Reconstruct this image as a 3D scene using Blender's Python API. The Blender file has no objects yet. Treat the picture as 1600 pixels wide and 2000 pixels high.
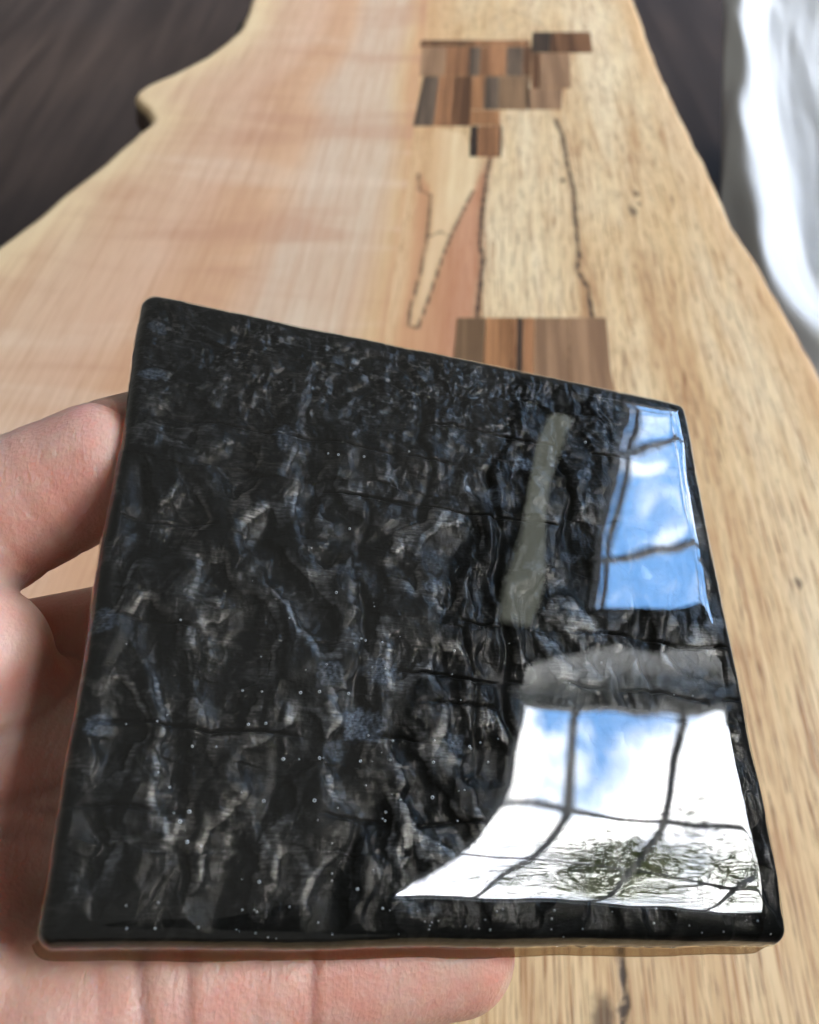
import bpy, bmesh, math, random
import numpy as np
from mathutils import Vector, Matrix

# ------------------------------------------------------------------ camera
F_PX = 1701.0                       # focal length in pixels of a 1600 x 2000 frame
PITCH = math.radians(48.2)
CAM = np.array([0.0, 0.0, 0.30])    # table top is z = 0
scene = bpy.context.scene
COL = scene.collection
cam_d = bpy.data.cameras.new('camera')
cam_d.sensor_fit = 'HORIZONTAL'
cam_d.sensor_width = 36.0
cam_d.lens = 36.0 * F_PX / 1600.0
cam_d.clip_start = 0.01
cam_d.clip_end = 200.0
cam_d.dof.use_dof = True
cam_d.dof.focus_distance = 0.129
cam_d.dof.aperture_fstop = 33.0
cam = bpy.data.objects.new('camera', cam_d)
COL.objects.link(cam)
cam.location = CAM
cam.rotation_euler = (math.pi / 2 - PITCH, 0, 0)
scene.camera = cam

# ------------------------------------------------------------------ world: dim bounce of the room
world = bpy.data.worlds.new('World')
scene.world = world
world.use_nodes = True
wb = world.node_tree.nodes['Background']
wb.inputs[0].default_value = (1.0, 1.0, 0.93, 1)
wb.inputs[1].default_value = 0.17

scene.view_settings.view_transform = 'Standard'
scene.view_settings.look = 'None'
scene.view_settings.gamma = 1.0
scene.view_settings.exposure = 0.52
scene.view_settings.use_curve_mapping = False
scene.cycles.use_denoising = True
scene.cycles.max_bounces = 9
scene.cycles.diffuse_bounces = 6
scene.cycles.transparent_max_bounces = 24
scene.cycles.sample_clamp_indirect = 6.0
scene.cycles.caustics_reflective = False
scene.cycles.caustics_refractive = False

SKY_GAIN = 1.0

# ------------------------------------------------------------------ helpers
fw = np.array([0, math.cos(PITCH), -math.sin(PITCH)])
up = np.array([0, math.sin(PITCH), math.cos(PITCH)])
RC = np.stack([np.array([1.0, 0, 0]), -up, fw], 1)      # camera (x right, y down, z forward) -> world


def on_table(px, py, z=0.0):
    d = RC @ np.array([(px - 800) / F_PX, (py - 1000) / F_PX, 1.0])
    t = (z - CAM[2]) / d[2]
    return CAM + d * t


def at_depth(px, py, depth):
    return CAM + RC @ (np.array([(px - 800) / F_PX, (py - 1000) / F_PX, 1.0]) * depth)


def link(name, mesh, mat=None, parent=None):
    o = bpy.data.objects.new(name, mesh)
    COL.objects.link(o)
    if mat is not None:
        mesh.materials.append(mat)
    if parent is not None:
        o.parent = parent
    return o


def empty(name, loc=(0, 0, 0)):
    o = bpy.data.objects.new(name, None)
    o.empty_display_size = 0.02
    COL.objects.link(o)
    o.location = loc
    return o


def tag(o, label=None, cat=None, group=None, kind=None):
    if label: o['label'] = label
    if cat: o['category'] = cat
    if group: o['group'] = group
    if kind: o['kind'] = kind
    return o


def mesh_np(name, verts, faces, smooth=True):
    me = bpy.data.meshes.new(name)
    verts = np.asarray(verts, np.float32)
    faces = np.asarray(faces, np.int32)
    nv, nf, k = len(verts), len(faces), faces.shape[1]
    me.vertices.add(nv); me.vertices.foreach_set('co', verts.ravel())
    me.loops.add(nf * k); me.loops.foreach_set('vertex_index', faces.ravel())
    me.polygons.add(nf)
    me.polygons.foreach_set('loop_start', np.arange(0, nf * k, k, dtype=np.int32))
    me.polygons.foreach_set('loop_total', np.full(nf, k, np.int32))
    me.polygons.foreach_set('use_smooth', np.full(nf, smooth))
    me.update(calc_edges=True)
    me.validate()
    return me


def grid_faces(nu, nv, off=0):
    i = np.arange(nu * nv).reshape(nv, nu)
    return np.stack([i[:-1, :-1], i[:-1, 1:], i[1:, 1:], i[1:, :-1]], -1).reshape(-1, 4) + off


def attr(me, name, vals):
    a = me.attributes.new(name, 'FLOAT', 'POINT')
    a.data.foreach_set('value', np.asarray(vals, np.float32).ravel())


def attr_col(me, name, vals):
    a = me.attributes.new(name, 'FLOAT_COLOR', 'POINT')
    v = np.ones((len(vals), 4), np.float32); v[:, :3] = vals
    a.data.foreach_set('color', v.ravel())


def boxes_mesh(name, boxes):
    V, Fc = [], []
    for (x0, x1, y0, y1, z0, z1) in boxes:
        b = len(V)
        V += [(x0, y0, z0), (x1, y0, z0), (x1, y1, z0), (x0, y1, z0), (x0, y0, z1), (x1, y0, z1), (x1, y1, z1), (x0, y1, z1)]
        Fc += [[b, b + 3, b + 2, b + 1], [b + 4, b + 5, b + 6, b + 7], [b, b + 1, b + 5, b + 4], [b + 1, b + 2, b + 6, b + 5], [b + 2, b + 3, b + 7, b + 6], [b + 3, b, b + 4, b + 7]]
    return mesh_np(name, V, Fc, smooth=False)


def srgb(r, g, b):
    f = lambda c: (c / 255 / 12.92) if c <= 10 else ((c / 255 + 0.055) / 1.055) ** 2.4
    return (f(r), f(g), f(b), 1)


# value-gradient noise in numpy
def pn(x, y, seed):
    rng = np.random.RandomState(seed)
    g = rng.uniform(0, 2 * np.pi, (256, 256))
    gx, gy = np.cos(g), np.sin(g)
    xi, yi = np.floor(x).astype(int), np.floor(y).astype(int)
    xf, yf = x - xi, y - yi
    u = xf ** 3 * (xf * (xf * 6 - 15) + 10); v = yf ** 3 * (yf * (yf * 6 - 15) + 10)
    def d(ix, iy, fx, fy):
        a, b = ix & 255, iy & 255
        return gx[a, b] * fx + gy[a, b] * fy
    n00 = d(xi, yi, xf, yf); n10 = d(xi + 1, yi, xf - 1, yf)
    n01 = d(xi, yi + 1, xf, yf - 1); n11 = d(xi + 1, yi + 1, xf - 1, yf - 1)
    return 1.5 * ((n00 * (1 - u) + n10 * u) * (1 - v) + (n01 * (1 - u) + n11 * u) * v)


def fbm(x, y, seed, o=4, gain=0.5):
    s, a = 0, 1.0
    for k in range(o):
        s = s + a * pn(x * 2 ** k + 17.3 * k, y * 2 ** k + 9.1 * k, seed + k)
        a *= gain
    return s


def sst(a, b, x):
    t = np.clip((x - a) / (b - a), 0, 1)
    return t * t * (3 - 2 * t)


class NT:
    def __init__(self, name):
        self.m = bpy.data.materials.new(name)
        self.m.use_nodes = True
        self.t = self.m.node_tree
        self.t.nodes.clear()
        self.out = self.n('ShaderNodeOutputMaterial')

    def n(self, typ, **kw):
        nd = self.t.nodes.new(typ)
        for k, v in kw.items():
            setattr(nd, k, v)
        return nd

    def L(self, a, b):
        self.t.links.new(a, b)

    def val(self, sock, v):
        if hasattr(v, 'is_output'):
            self.L(v, sock)
        else:
            sock.default_value = v

    def math(self, op, a, b=None, c=None, clamp=False):
        nd = self.n('ShaderNodeMath', operation=op, use_clamp=clamp)
        self.val(nd.inputs[0], a)
        if b is not None: self.val(nd.inputs[1], b)
        if c is not None: self.val(nd.inputs[2], c)
        return nd.outputs[0]

    def mix(self, f, a, b, blend='MIX'):
        nd = self.n('ShaderNodeMix', data_type='RGBA', blend_type=blend)
        self.val(nd.inputs[0], f); self.val(nd.inputs[6], a); self.val(nd.inputs[7], b)
        return nd.outputs[2]

    def noise(self, vec, scale, detail=4, rough=0.5, dist=0.0):
        nd = self.n('ShaderNodeTexNoise')
        self.L(vec, nd.inputs['Vector'])
        nd.inputs['Scale'].default_value = scale
        nd.inputs['Detail'].default_value = detail
        nd.inputs['Roughness'].default_value = rough
        nd.inputs['Distortion'].default_value = dist
        return nd.outputs[0]

    def mapping(self, vec, scale=(1, 1, 1), rot=(0, 0, 0), loc=(0, 0, 0)):
        nd = self.n('ShaderNodeMapping')
        self.L(vec, nd.inputs[0])
        nd.inputs['Scale'].default_value = scale
        nd.inputs['Rotation'].default_value = rot
        nd.inputs['Location'].default_value = loc
        return nd.outputs[0]

    def ramp(self, f, stops, interp='LINEAR'):
        nd = self.n('ShaderNodeValToRGB')
        self.L(f, nd.inputs[0])
        cr = nd.color_ramp
        cr.interpolation = interp
        while len(cr.elements) < len(stops): cr.elements.new(0.5)
        for e, (p, c) in zip(cr.elements, stops):
            e.position = p
            e.color = c if len(c) == 4 else (*c, 1)
        return nd.outputs[0]

    def sstep(self, x, a, b):
        nd = self.n('ShaderNodeMapRange', interpolation_type='SMOOTHSTEP')
        self.val(nd.inputs[0], x)
        nd.inputs[1].default_value = a; nd.inputs[2].default_value = b
        return nd.outputs[0]

    def obj(self):
        return self.n('ShaderNodeTexCoord').outputs['Object']

    def attr(self, name, out='Fac'):
        return self.n('ShaderNodeAttribute', attribute_name=name).outputs[out]

    def bump(self, h, strength, dist):
        nd = self.n('ShaderNodeBump')
        nd.inputs['Strength'].default_value = strength
        nd.inputs['Distance'].default_value = dist
        self.L(h, nd.inputs['Height'])
        return nd.outputs[0]

    def principled(self, color, rough=0.5, normal=None, spec=0.5, **kw):
        p = self.n('ShaderNodeBsdfPrincipled')
        self.val(p.inputs['Base Color'], color)
        self.val(p.inputs['Roughness'], rough)
        self.val(p.inputs['Specular IOR Level'], spec)
        if normal is not None: self.L(normal, p.inputs['Normal'])
        for k, v in kw.items():
            self.val(p.inputs[k], v)
        self.L(p.outputs[0], self.out.inputs[0])
        return p


def clear_material(name, f0=0.042, rough=0.0, tint=(1, 1, 1, 1), gloss=(1, 1, 1, 1)):
    k = NT(name)
    lw = k.n('ShaderNodeLayerWeight'); lw.inputs[0].default_value = 0.5
    f5 = k.math('POWER', lw.outputs['Facing'], 5.0)
    fr = k.math('MULTIPLY_ADD', f5, 1 - f0, f0)
    tr = k.n('ShaderNodeBsdfTransparent'); tr.inputs[0].default_value = tint
    gl = k.n('ShaderNodeBsdfGlossy'); gl.inputs['Roughness'].default_value = rough
    gl.inputs[0].default_value = gloss
    mx = k.n('ShaderNodeMixShader')
    k.L(fr, mx.inputs[0]); k.L(tr.outputs[0], mx.inputs[1]); k.L(gl.outputs[0], mx.inputs[2])
    k.L(mx.outputs[0], k.out.inputs[0])
    return k.m


def plain(name, color, rough=0.6, spec=0.4, nscale=40, var=0.12, bump=0.0):
    k = NT(name)
    o = k.obj()
    n = k.noise(o, nscale, 4)
    c2 = tuple(c * (1 - var) for c in color[:3]) + (1,)
    c1 = tuple(min(1, c * (1 + var)) for c in color[:3]) + (1,)
    col = k.mix(k.sstep(n, 0.35, 0.65), c2, c1)
    k.principled(col, rough, k.bump(n, bump, 0.002) if bump else None, spec)
    return k.m


# ================================================================== SETTING
# ------------------------------------------------------------------ floor
FLOOR_Z = -0.42
k = NT('dark_floorboards')
o = k.obj()
g = k.noise(k.mapping(o, (26, 1.6, 1), (0, 0, math.radians(-24))), 1.0, 6, 0.6)
g2 = k.noise(o, 2.2, 3)
col = k.mix(k.sstep(g, 0.3, 0.72), srgb(44, 33, 27), srgb(70, 56, 47))
col = k.mix(k.math('MULTIPLY', k.sstep(g2, 0.35, 0.7), 0.5), col, srgb(46, 38, 34))
k.principled(col, k.math('MULTIPLY_ADD', g, 0.25, 0.5), k.bump(g, 0.25, 0.003), 0.25)
M_floor = k.m
fl = link('floor', boxes_mesh('floor', [(-3.0, 2.25, -2.4, 4.2, FLOOR_Z - 0.03, FLOOR_Z)]), M_floor)
tag(fl, kind='structure')

# ------------------------------------------------------------------ window wall on the right (seen in the resin)
T0 = np.array([0.03, 0.07, 0.22])        # about where the tile is held: origin of the wall's own axes
WYAW = math.radians(-11.0)
WALL_M = Matrix.Translation(Vector(T0)) @ Matrix.Rotation(WYAW, 4, 'Z')
XI, XO = 2.0, 2.25                       # inner and outer face of the wall
ZT, ZB = 2.85, FLOOR_Z - T0[2]
SILL = 0.85
inner = {'B': (-0.47, 0.462 * XI, SILL, 1.10 * XI), 'A': (0.546 * XI, 2.75, SILL, 1.215 * XI)}
outer = {'B': (-0.50, 0.402 * XO, SILL, 1.12 * XO), 'A': (0.546 * XI, 2.75, SILL, 1.215 * XI)}
Y0, Y1 = -3.0, 3.9
V, Fc = [], []


def quad(*p):
    b = len(V); V.extend(p); Fc.append([b, b + 1, b + 2, b + 3])


def face_with_openings(x, op, flip):
    b, a = op['B'], op['A']
    def rect(y0, y1, z0, z1):
        p = [(x, y0, z0), (x, y1, z0), (x, y1, z1), (x, y0, z1)]
        quad(*(p[::-1] if flip else p))
    rect(Y0, b[0], ZB, ZT); rect(b[1], a[0], ZB, ZT); rect(a[1], Y1, ZB, ZT)
    for q in (b, a):
        rect(q[0], q[1], ZB, q[2]); rect(q[0], q[1], q[3], ZT)


face_with_openings(XI, inner, True)
face_with_openings(XO, outer, False)
wall_n = len(Fc)
for kx in 'BA':
    i, q = inner[kx], outer[kx]
    quad((XI, i[0], i[2]), (XO, q[0], q[2]), (XO, q[0], q[3]), (XI, i[0], i[3]))
    quad((XI, i[1], i[2]), (XI, i[1], i[3]), (XO, q[1], q[3]), (XO, q[1], q[2]))
    quad((XI, i[0], i[2]), (XI, i[1], i[2]), (XO, q[1], q[2]), (XO, q[0], q[2]))
    quad((XI, i[0], i[3]), (XO, q[0], q[3]), (XO, q[1], q[3]), (XI, i[1], i[3]))
quad((XI, Y0, ZB), (XO, Y0, ZB), (XO, Y0, ZT), (XI, Y0, ZT))
quad((XI, Y1, ZB), (XI, Y1, ZT), (XO, Y1, ZT), (XO, Y1, ZB))
quad((XI, Y0, ZT), (XO, Y0, ZT), (XO, Y1, ZT), (XI, Y1, ZT))
M_wall = plain('dark_wall_paint', (0.16, 0.16, 0.145), 0.8, 0.2, 6, 0.06)
M_reveal = plain('white_reveal_paint', (0.82, 0.82, 0.78), 0.6, 0.3, 8, 0.04)
wm = mesh_np('wall', V, Fc, smooth=False)
wm.materials.append(M_wall); wm.materials.append(M_reveal)
mi = np.zeros(len(Fc), np.int32); mi[wall_n:wall_n + 8] = 1
wm.polygons.foreach_set('material_index', mi)
w_o = bpy.data.objects.new('wall', wm); COL.objects.link(w_o)
w_o.matrix_world = WALL_M
tag(w_o, kind='structure')

M_frame = plain('grey_window_frame', (0.42, 0.43, 0.43), 0.5, 0.4, 30, 0.05)
M_dark = plain('dark_window_header', (0.05, 0.05, 0.045), 0.6, 0.3, 30, 0.1)
M_bar = plain('glazing_bar_paint', (0.62, 0.63, 0.66), 0.5, 0.4, 30, 0.05)
M_pane = clear_material('window_glass', 0.05)


def window(label, y0, y1, z0, z1, x, verts, hors, header=None, fwd=0.055):
    root = empty('window')
    cx, cy, cz = x, (y0 + y1) / 2, z0
    root.matrix_world = WALL_M @ Matrix.Translation((cx, cy, cz))
    def part(name, bx, m):
        bx = [(a - cx, b - cx, c - cy, d - cy, e - cz, f - cz) for a, b, c, d, e, f in bx]
        return link(name, boxes_mesh(name, bx), m, root)
    part('frame', [(x, x + 0.05, y0, y1, z0, z0 + fwd), (x, x + 0.05, y0, y1, z1 - fwd * 0.5, z1),
                   (x, x + 0.05, y0, y0 + fwd, z0 + fwd, z1 - fwd * 0.5), (x, x + 0.05, y1 - fwd, y1, z0 + fwd, z1 - fwd * 0.5)], M_frame)
    mw = 0.0090
    zc0, zc1, yc0, yc1 = z0 + fwd, z1 - fwd * 0.5, y0 + fwd, y1 - fwd
    for yv in verts:
        part('muntin', [(x + 0.012, x + 0.042, yv - mw, yv + mw, zc0, zc1)], M_bar)
    for zh in hors:
        part('muntin', [(x + 0.014, x + 0.040, yc0, yc1, zh - mw, zh + mw)], M_bar)
    ys = [yc0] + sorted(verts) + [yc1]
    zs = [zc0] + sorted(hors) + [zc1]
    for i in range(len(ys) - 1):
        for j in range(len(zs) - 1):
            part('pane', [(x + 0.025, x + 0.029, ys[i], ys[i + 1], zs[j], zs[j + 1])], M_pane)
    if header:
        part('header_board', [header], M_dark)
    tag(root, label, 'window')
    return root


XB = XO - 0.03
window('window with dark glazing bars and white clouds, mirrored low in the resin', outer['B'][0], 0.403 * XB, SILL, 1.12 * XB, XB,
       [(0.213 - 0.21 * i) * XB for i in range(0, 2)], [0.968 * XB, 0.768 * XB, 0.568 * XB])
XA = 2.10
window('window under a dark header board with blue sky, mirrored high in the resin', inner['A'][0], inner['A'][1], SILL, 1.0 * XA, XA,
       [(0.672 + 0.209 * i) * XA for i in range(0, 4)], [0.966 * XA, 0.766 * XA, 0.566 * XA],
       (XA, XA + 0.06, inner['A'][0], inner['A'][1], 1.0 * XA, inner['A'][3]), 0.03)

# ------------------------------------------------------------------ tube lamp above the far window (grey streak in the resin)
XL = 1.86
lamp = empty('tube_lamp')
lamp.matrix_world = WALL_M @ Matrix.Translation((XL, 0.785 * XL, 1.185 * XL))
k = NT('lamp_diffuser')
em = k.n('ShaderNodeEmission'); em.inputs[0].default_value = (0.95, 1.0, 0.84, 1); em.inputs[1].default_value = 1.5
k.L(em.outputs[0], k.out.inputs[0])
def rod(name, y0, y1, r, m, seg=20, zo=0.0):
    bm = bmesh.new()
    bmesh.ops.create_cone(bm, cap_ends=True, segments=seg, radius1=r, radius2=r, depth=y1 - y0, matrix=Matrix.Translation((0, (y0 + y1) / 2, zo)) @ Matrix.Rotation(math.pi / 2, 4, 'X'))
    bmesh.ops.bevel(bm, geom=[e for e in bm.edges if len(e.link_faces) == 2 and e.calc_face_angle() > 1], offset=r * .3, segments=3, affect='EDGES')
    me = bpy.data.meshes.new(name); bm.to_mesh(me); bm.free()
    return link(name, me, m, lamp)
hl = 0.235 * XL
rod('diffuser', -hl, hl, 0.052, k.m)
for sg in (-1, 1):
    rod('end_cap', min(sg * hl, sg * (hl + .04)), max(sg * hl, sg * (hl + .04)), 0.057, M_dark)
link('housing', boxes_mesh('housing', [(-0.04, 0.04, -hl - .03, hl + .03, 0.05, 0.11), (-.004, .004, -hl * .6 - .004, -hl * .6 + .004, .11, .62), (-.004, .004, hl * .6 - .004, hl * .6 + .004, .11, .62)]), M_dark, lamp)
tag(lamp, 'long tube lamp mirrored as a grey streak in the resin', 'lamp')

# ------------------------------------------------------------------ sky beyond the windows
k = NT('cloudy_sky')
o = k.obj()
big = k.noise(k.mapping(o, (1, 1, 1), (0, 0, 0), (3.1, 1.7, 0.6)), 0.16, 5, 0.55, 0.4)
sep = k.n('ShaderNodeSeparateXYZ'); k.L(o, sep.inputs[0])
lean = k.math('MULTIPLY_ADD', sep.outputs[1], -0.05, 0.215)
low_ = k.math('MULTIPLY_ADD', sep.outputs[2], -0.012, 0.105)
cl = k.sstep(k.math('ADD', k.math('ADD', big, lean), low_), 0.44, 0.60)
wis = k.noise(o, 0.9, 6, 0.6, 0.3)
cl = k.math('ADD', cl, k.math('MULTIPLY', k.sstep(wis, 0.47, 0.70), 0.55), clamp=True)
em = k.n('ShaderNodeEmission')
body = k.noise(o, 0.33, 4, 0.5, 0.3)
shade = k.mix(k.sstep(body, 0.36, 0.60), (14.0, 15.2, 19.5, 1), (38, 38, 38, 1))
k.L(k.mix(cl, (3.3, 7.4, 14.8, 1), shade), em.inputs[0])
em.inputs[1].default_value = SKY_GAIN
k.L(em.outputs[0], k.out.inputs[0])
M_sky = k.m
nu, nv = 60, 30
YS, ZS = np.meshgrid(np.linspace(-13, 17, nu), np.linspace(-1.0, 12.9, nv))
SV = np.stack([10.0 + 0 * YS, YS, ZS], -1).reshape(-1, 3)
sky = link('sky', mesh_np('sky', SV, grid_faces(nu, nv)[:, ::-1]), M_sky)
sky.matrix_world = WALL_M
tag(sky, kind='structure')

# ------------------------------------------------------------------ tree outside window
k = NT('foliage')
n = k.noise(k.obj(), 3.0, 3)
lc = k.mix(k.sstep(n, 0.35, 0.65), (0.34, 0.39, 0.16, 1), (0.46, 0.50, 0.28, 1))
df = k.n('ShaderNodeBsdfDiffuse'); tl = k.n('ShaderNodeBsdfTranslucent'); mx = k.n('ShaderNodeMixShader')
k.L(lc, df.inputs[0]); k.L(lc, tl.inputs[0]); mx.inputs[0].default_value = 0.5
k.L(df.outputs[0], mx.inputs[1]); k.L(tl.outputs[0], mx.inputs[2]); k.L(mx.outputs[0], k.out.inputs[0])
M_leaf = k.m
M_bark = plain('tree_bark', (0.09, 0.07, 0.05), 0.9, 0.1, 20, 0.3)
tree = empty('tree', (5.7, -1.0, -1.45))
rng = random.Random(4)


def tube(bm, pts, rads, seg=8):
    rings = []
    for i, (p, r) in enumerate(zip(pts, rads)):
        a = Vector(pts[max(0, i - 1)]); b = Vector(pts[min(len(pts) - 1, i + 1)])
        d = (b - a).normalized()
        s = d.orthogonal().normalized(); t = d.cross(s)
        rings.append([bm.verts.new(Vector(p) + s * math.cos(q * 2 * math.pi / seg) * r + t * math.sin(q * 2 * math.pi / seg) * r) for q in range(seg)])
    for r0, r1 in zip(rings[:-1], rings[1:]):
        for q in range(seg):
            bm.faces.new((r0[q], r0[(q + 1) % seg], r1[(q + 1) % seg], r1[q]))


bm = bmesh.new()
tube(bm, [(0, 0, 0), (0.05, 0.03, 2), (-0.05, 0.05, 4.5), (0.05, 0, 6.7)], [0.16, 0.12, 0.05, 0.012])
tips = []
for i in range(26):
    z = 3.2 + rng.random() * 3.3
    a = rng.random() * 6.28
    ln = (7.0 - z) * 0.42 + 0.35
    p0 = Vector((0, 0, z)); p2 = p0 + Vector((math.cos(a) * ln, math.sin(a) * ln, 0.25 * ln + rng.uniform(-.2, .3)))
    p1 = (p0 + p2) / 2 + Vector((0, 0, 0.1))
    tube(bm, [p0, p1, p2], [0.016, 0.010, 0.005], 5)
    for q in range(5):
        tips.append(p0.lerp(p2, 0.35 + 0.17 * q) + Vector((rng.uniform(-.2, .2), rng.uniform(-.2, .2), rng.uniform(-.15, .2))))
me = bpy.data.meshes.new('trunk'); bm.to_mesh(me); bm.free()
link('trunk', me, M_bark, tree)
LV, LF = [], []
for c in tips:
    for q in range(120):
        p = c + Vector((rng.gauss(0, .21), rng.gauss(0, .21), rng.gauss(0, .17)))
        s = rng.uniform(0.02, 0.042)
        a = Vector((rng.gauss(0, 1), rng.gauss(0, 1), rng.gauss(0, 1))).normalized()
        b = a.orthogonal().normalized()
        j = len(LV)
        LV += [p - a * s, p + b * s * .45, p + a * s, p - b * s * .45]
        LF.append([j, j + 1, j + 2, j + 3])
link('crown', mesh_np('crown', [tuple(v) for v in LV], LF, False), M_leaf, tree)
tag(tree, 'green leafy tree outside, mirrored in the resin at the lower right corner', 'tree')

# ================================================================== TABLE
table = empty('live_edge_table', (0, 0.4, FLOOR_Z))
TOFF = np.array([0, 0.4, FLOOR_Z])
SLAB_T = 0.042
rows_y = np.concatenate([np.linspace(-40, 700, 300), np.linspace(703, 2050, 230)])
ytab = []
left_px = [(-60, 520), (0, 490), (22, 482), (50, 471), (80, 442), (110, 402), (145, 332), (165, 285), (176, 268), (186, 262), (198, 270), (210, 283), (230, 294), (245, 288), (258, 268), (290, 232), (320, 200), (355, 152), (390, 108), (430, 62), (475, 0), (560, -110), (700, -290), (900, -420), (2050, -520)]
right_px = [(-60, 1222), (0, 1240), (60, 1262), (110, 1280), (180, 1310), (260, 1350), (330, 1385), (400, 1416), (440, 1434), (490, 1468), (560, 1510), (620, 1546), (720, 1600), (860, 1675), (1100, 1760), (2050, 1900)]
joint_px = [(-60, 842), (0, 836), (90, 828), (240, 810), (400, 790), (600, 760), (900, 720), (2050, 560)]


def edge(tab, y):
    t = np.array(tab, float)
    return np.interp(y, t[:, 0], t[:, 1])


rng_np = np.random.RandomState(3)
# rows: frame part from the photograph, plus plain continuation in front and behind
Lw, Rw, Jw, Yw = [], [], [], []
for py in rows_y:
    a = on_table(edge(left_px, py), py); b = on_table(edge(right_px, py), py); j = on_table(edge(joint_px, py), py)
    Lw.append(a[0]); Rw.append(b[0]); Jw.append(j[0]); Yw.append(a[1])
Lw, Rw, Jw, Yw = map(np.array, (Lw, Rw, Jw, Yw))
order = np.argsort(Yw)
Lw, Rw, Jw, Yw = Lw[order], Rw[order], Jw[order], Yw[order]
yf = np.arange(Yw[0] - 0.36, Yw[0] - 1e-4, 0.006)
yb = np.arange(Yw[-1] + 0.004, Yw[-1] + 0.30, 0.006)
wob = lambda y, s, amp: amp * pn(y * 9, y * 0 + 0.5, s)
Lall = np.concatenate([Lw[0] + 0 * yf + wob(yf, 1, .01) - wob(Yw[:1], 1, .01), Lw, Lw[-1] + wob(yb, 2, .02) - wob(Yw[-1:], 2, .02)])
Rall = np.concatenate([Rw[0] + 0 * yf + wob(yf, 5, .01) - wob(Yw[:1], 5, .01), Rw, Rw[-1] + wob(yb, 6, .01) - wob(Yw[-1:], 6, .01)])
jsl = (Jw[-1] - Jw[-60]) / (Yw[-1] - Yw[-60])
Jall = np.concatenate([Jw[0] + 0 * yf, Jw, Jw[-1] + jsl * (yb - Yw[-1])])
Yall = np.concatenate([yf, Yw, yb])
Rall = Rall + 0.0009 * pn(Yall * 45, Yall * 0 + .3, 8)
Lall = Lall + 0.0008 * pn(Yall * 40, Yall * 0 + .7, 9)

cracks = [  # (strength, width mm, pixel polyline)
    (1.0, 1.5, [(1085, 232), (1100, 268), (1108, 320), (1121, 370), (1124, 430), (1131, 500), (1127, 528), (1149, 562), (1156, 620), (1170, 720), (1185, 900), (1195, 1200), (1205, 1600), (1212, 1862), (1217, 1905), (1223, 1945), (1219, 1985), (1215, 2040)]),
    (1.0, 1.5, [(970, 238), (958, 305), (950, 345), (941, 420), (937, 476), (943, 505), (938, 560), (931, 620)]),
    (0.85, 1.1, [(818, 340), (820, 372), (841, 380), (836, 450), (822, 530), (801, 605), (797, 636), (816, 641), (834, 594), (866, 498), (880, 463), (903, 415), (925, 372)]),
    (0.7, 0.9, [(838, 462), (862, 452), (882, 466)]),
    (0.5, 0.9, [(1215, 1990), (1208, 1975), (1222, 1950)]),
    (0.35, 1.2, [(1000, 18), (1050, 40), (1070, 62)]),
]
heart_poly = [(962, 300), (925, 372), (900, 400), (842, 372), (815, 345), (808, 430), (790, 560), (765, 690), (750, 800), (900, 800), (930, 620), (938, 520), (938, 420), (950, 345)]
tongue_poly = [(850, 250), (842, 330), (841, 380), (836, 450), (822, 530), (801, 605), (797, 636), (816, 641), (834, 594), (866, 498), (880, 463), (903, 415), (925, 372), (930, 310), (905, 260)]
knots = [(1243, 378, 3.2), (1236, 412, 4.2), (1248, 398, 1.6), (1100, 352, 3.0), (1180, 2002, 5.0), (1560, 1140, 2.0)]


def dist_poly(P, pts, closed=False):
    d = np.full(len(P), 1e9)
    n = len(pts)
    for i in range(n if closed else n - 1):
        a, b = pts[i], pts[(i + 1) % n]
        ab = b - a
        t = np.clip(((P - a) @ ab) / (ab @ ab), 0, 1)
        d = np.minimum(d, np.hypot(*(P - (a + t[:, None] * ab)).T))
    return d


def inside(P, pts):
    r = np.zeros(len(P), bool)
    n = len(pts)
    for i in range(n):
        x1, y1 = pts[i]; x2, y2 = pts[(i + 1) % n]
        c = ((y1 > P[:, 1]) != (y2 > P[:, 1])) & (P[:, 0] < (x2 - x1) * (P[:, 1] - y1) / (y2 - y1 + 1e-12) + x1)
        r ^= c
    return r


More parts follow.
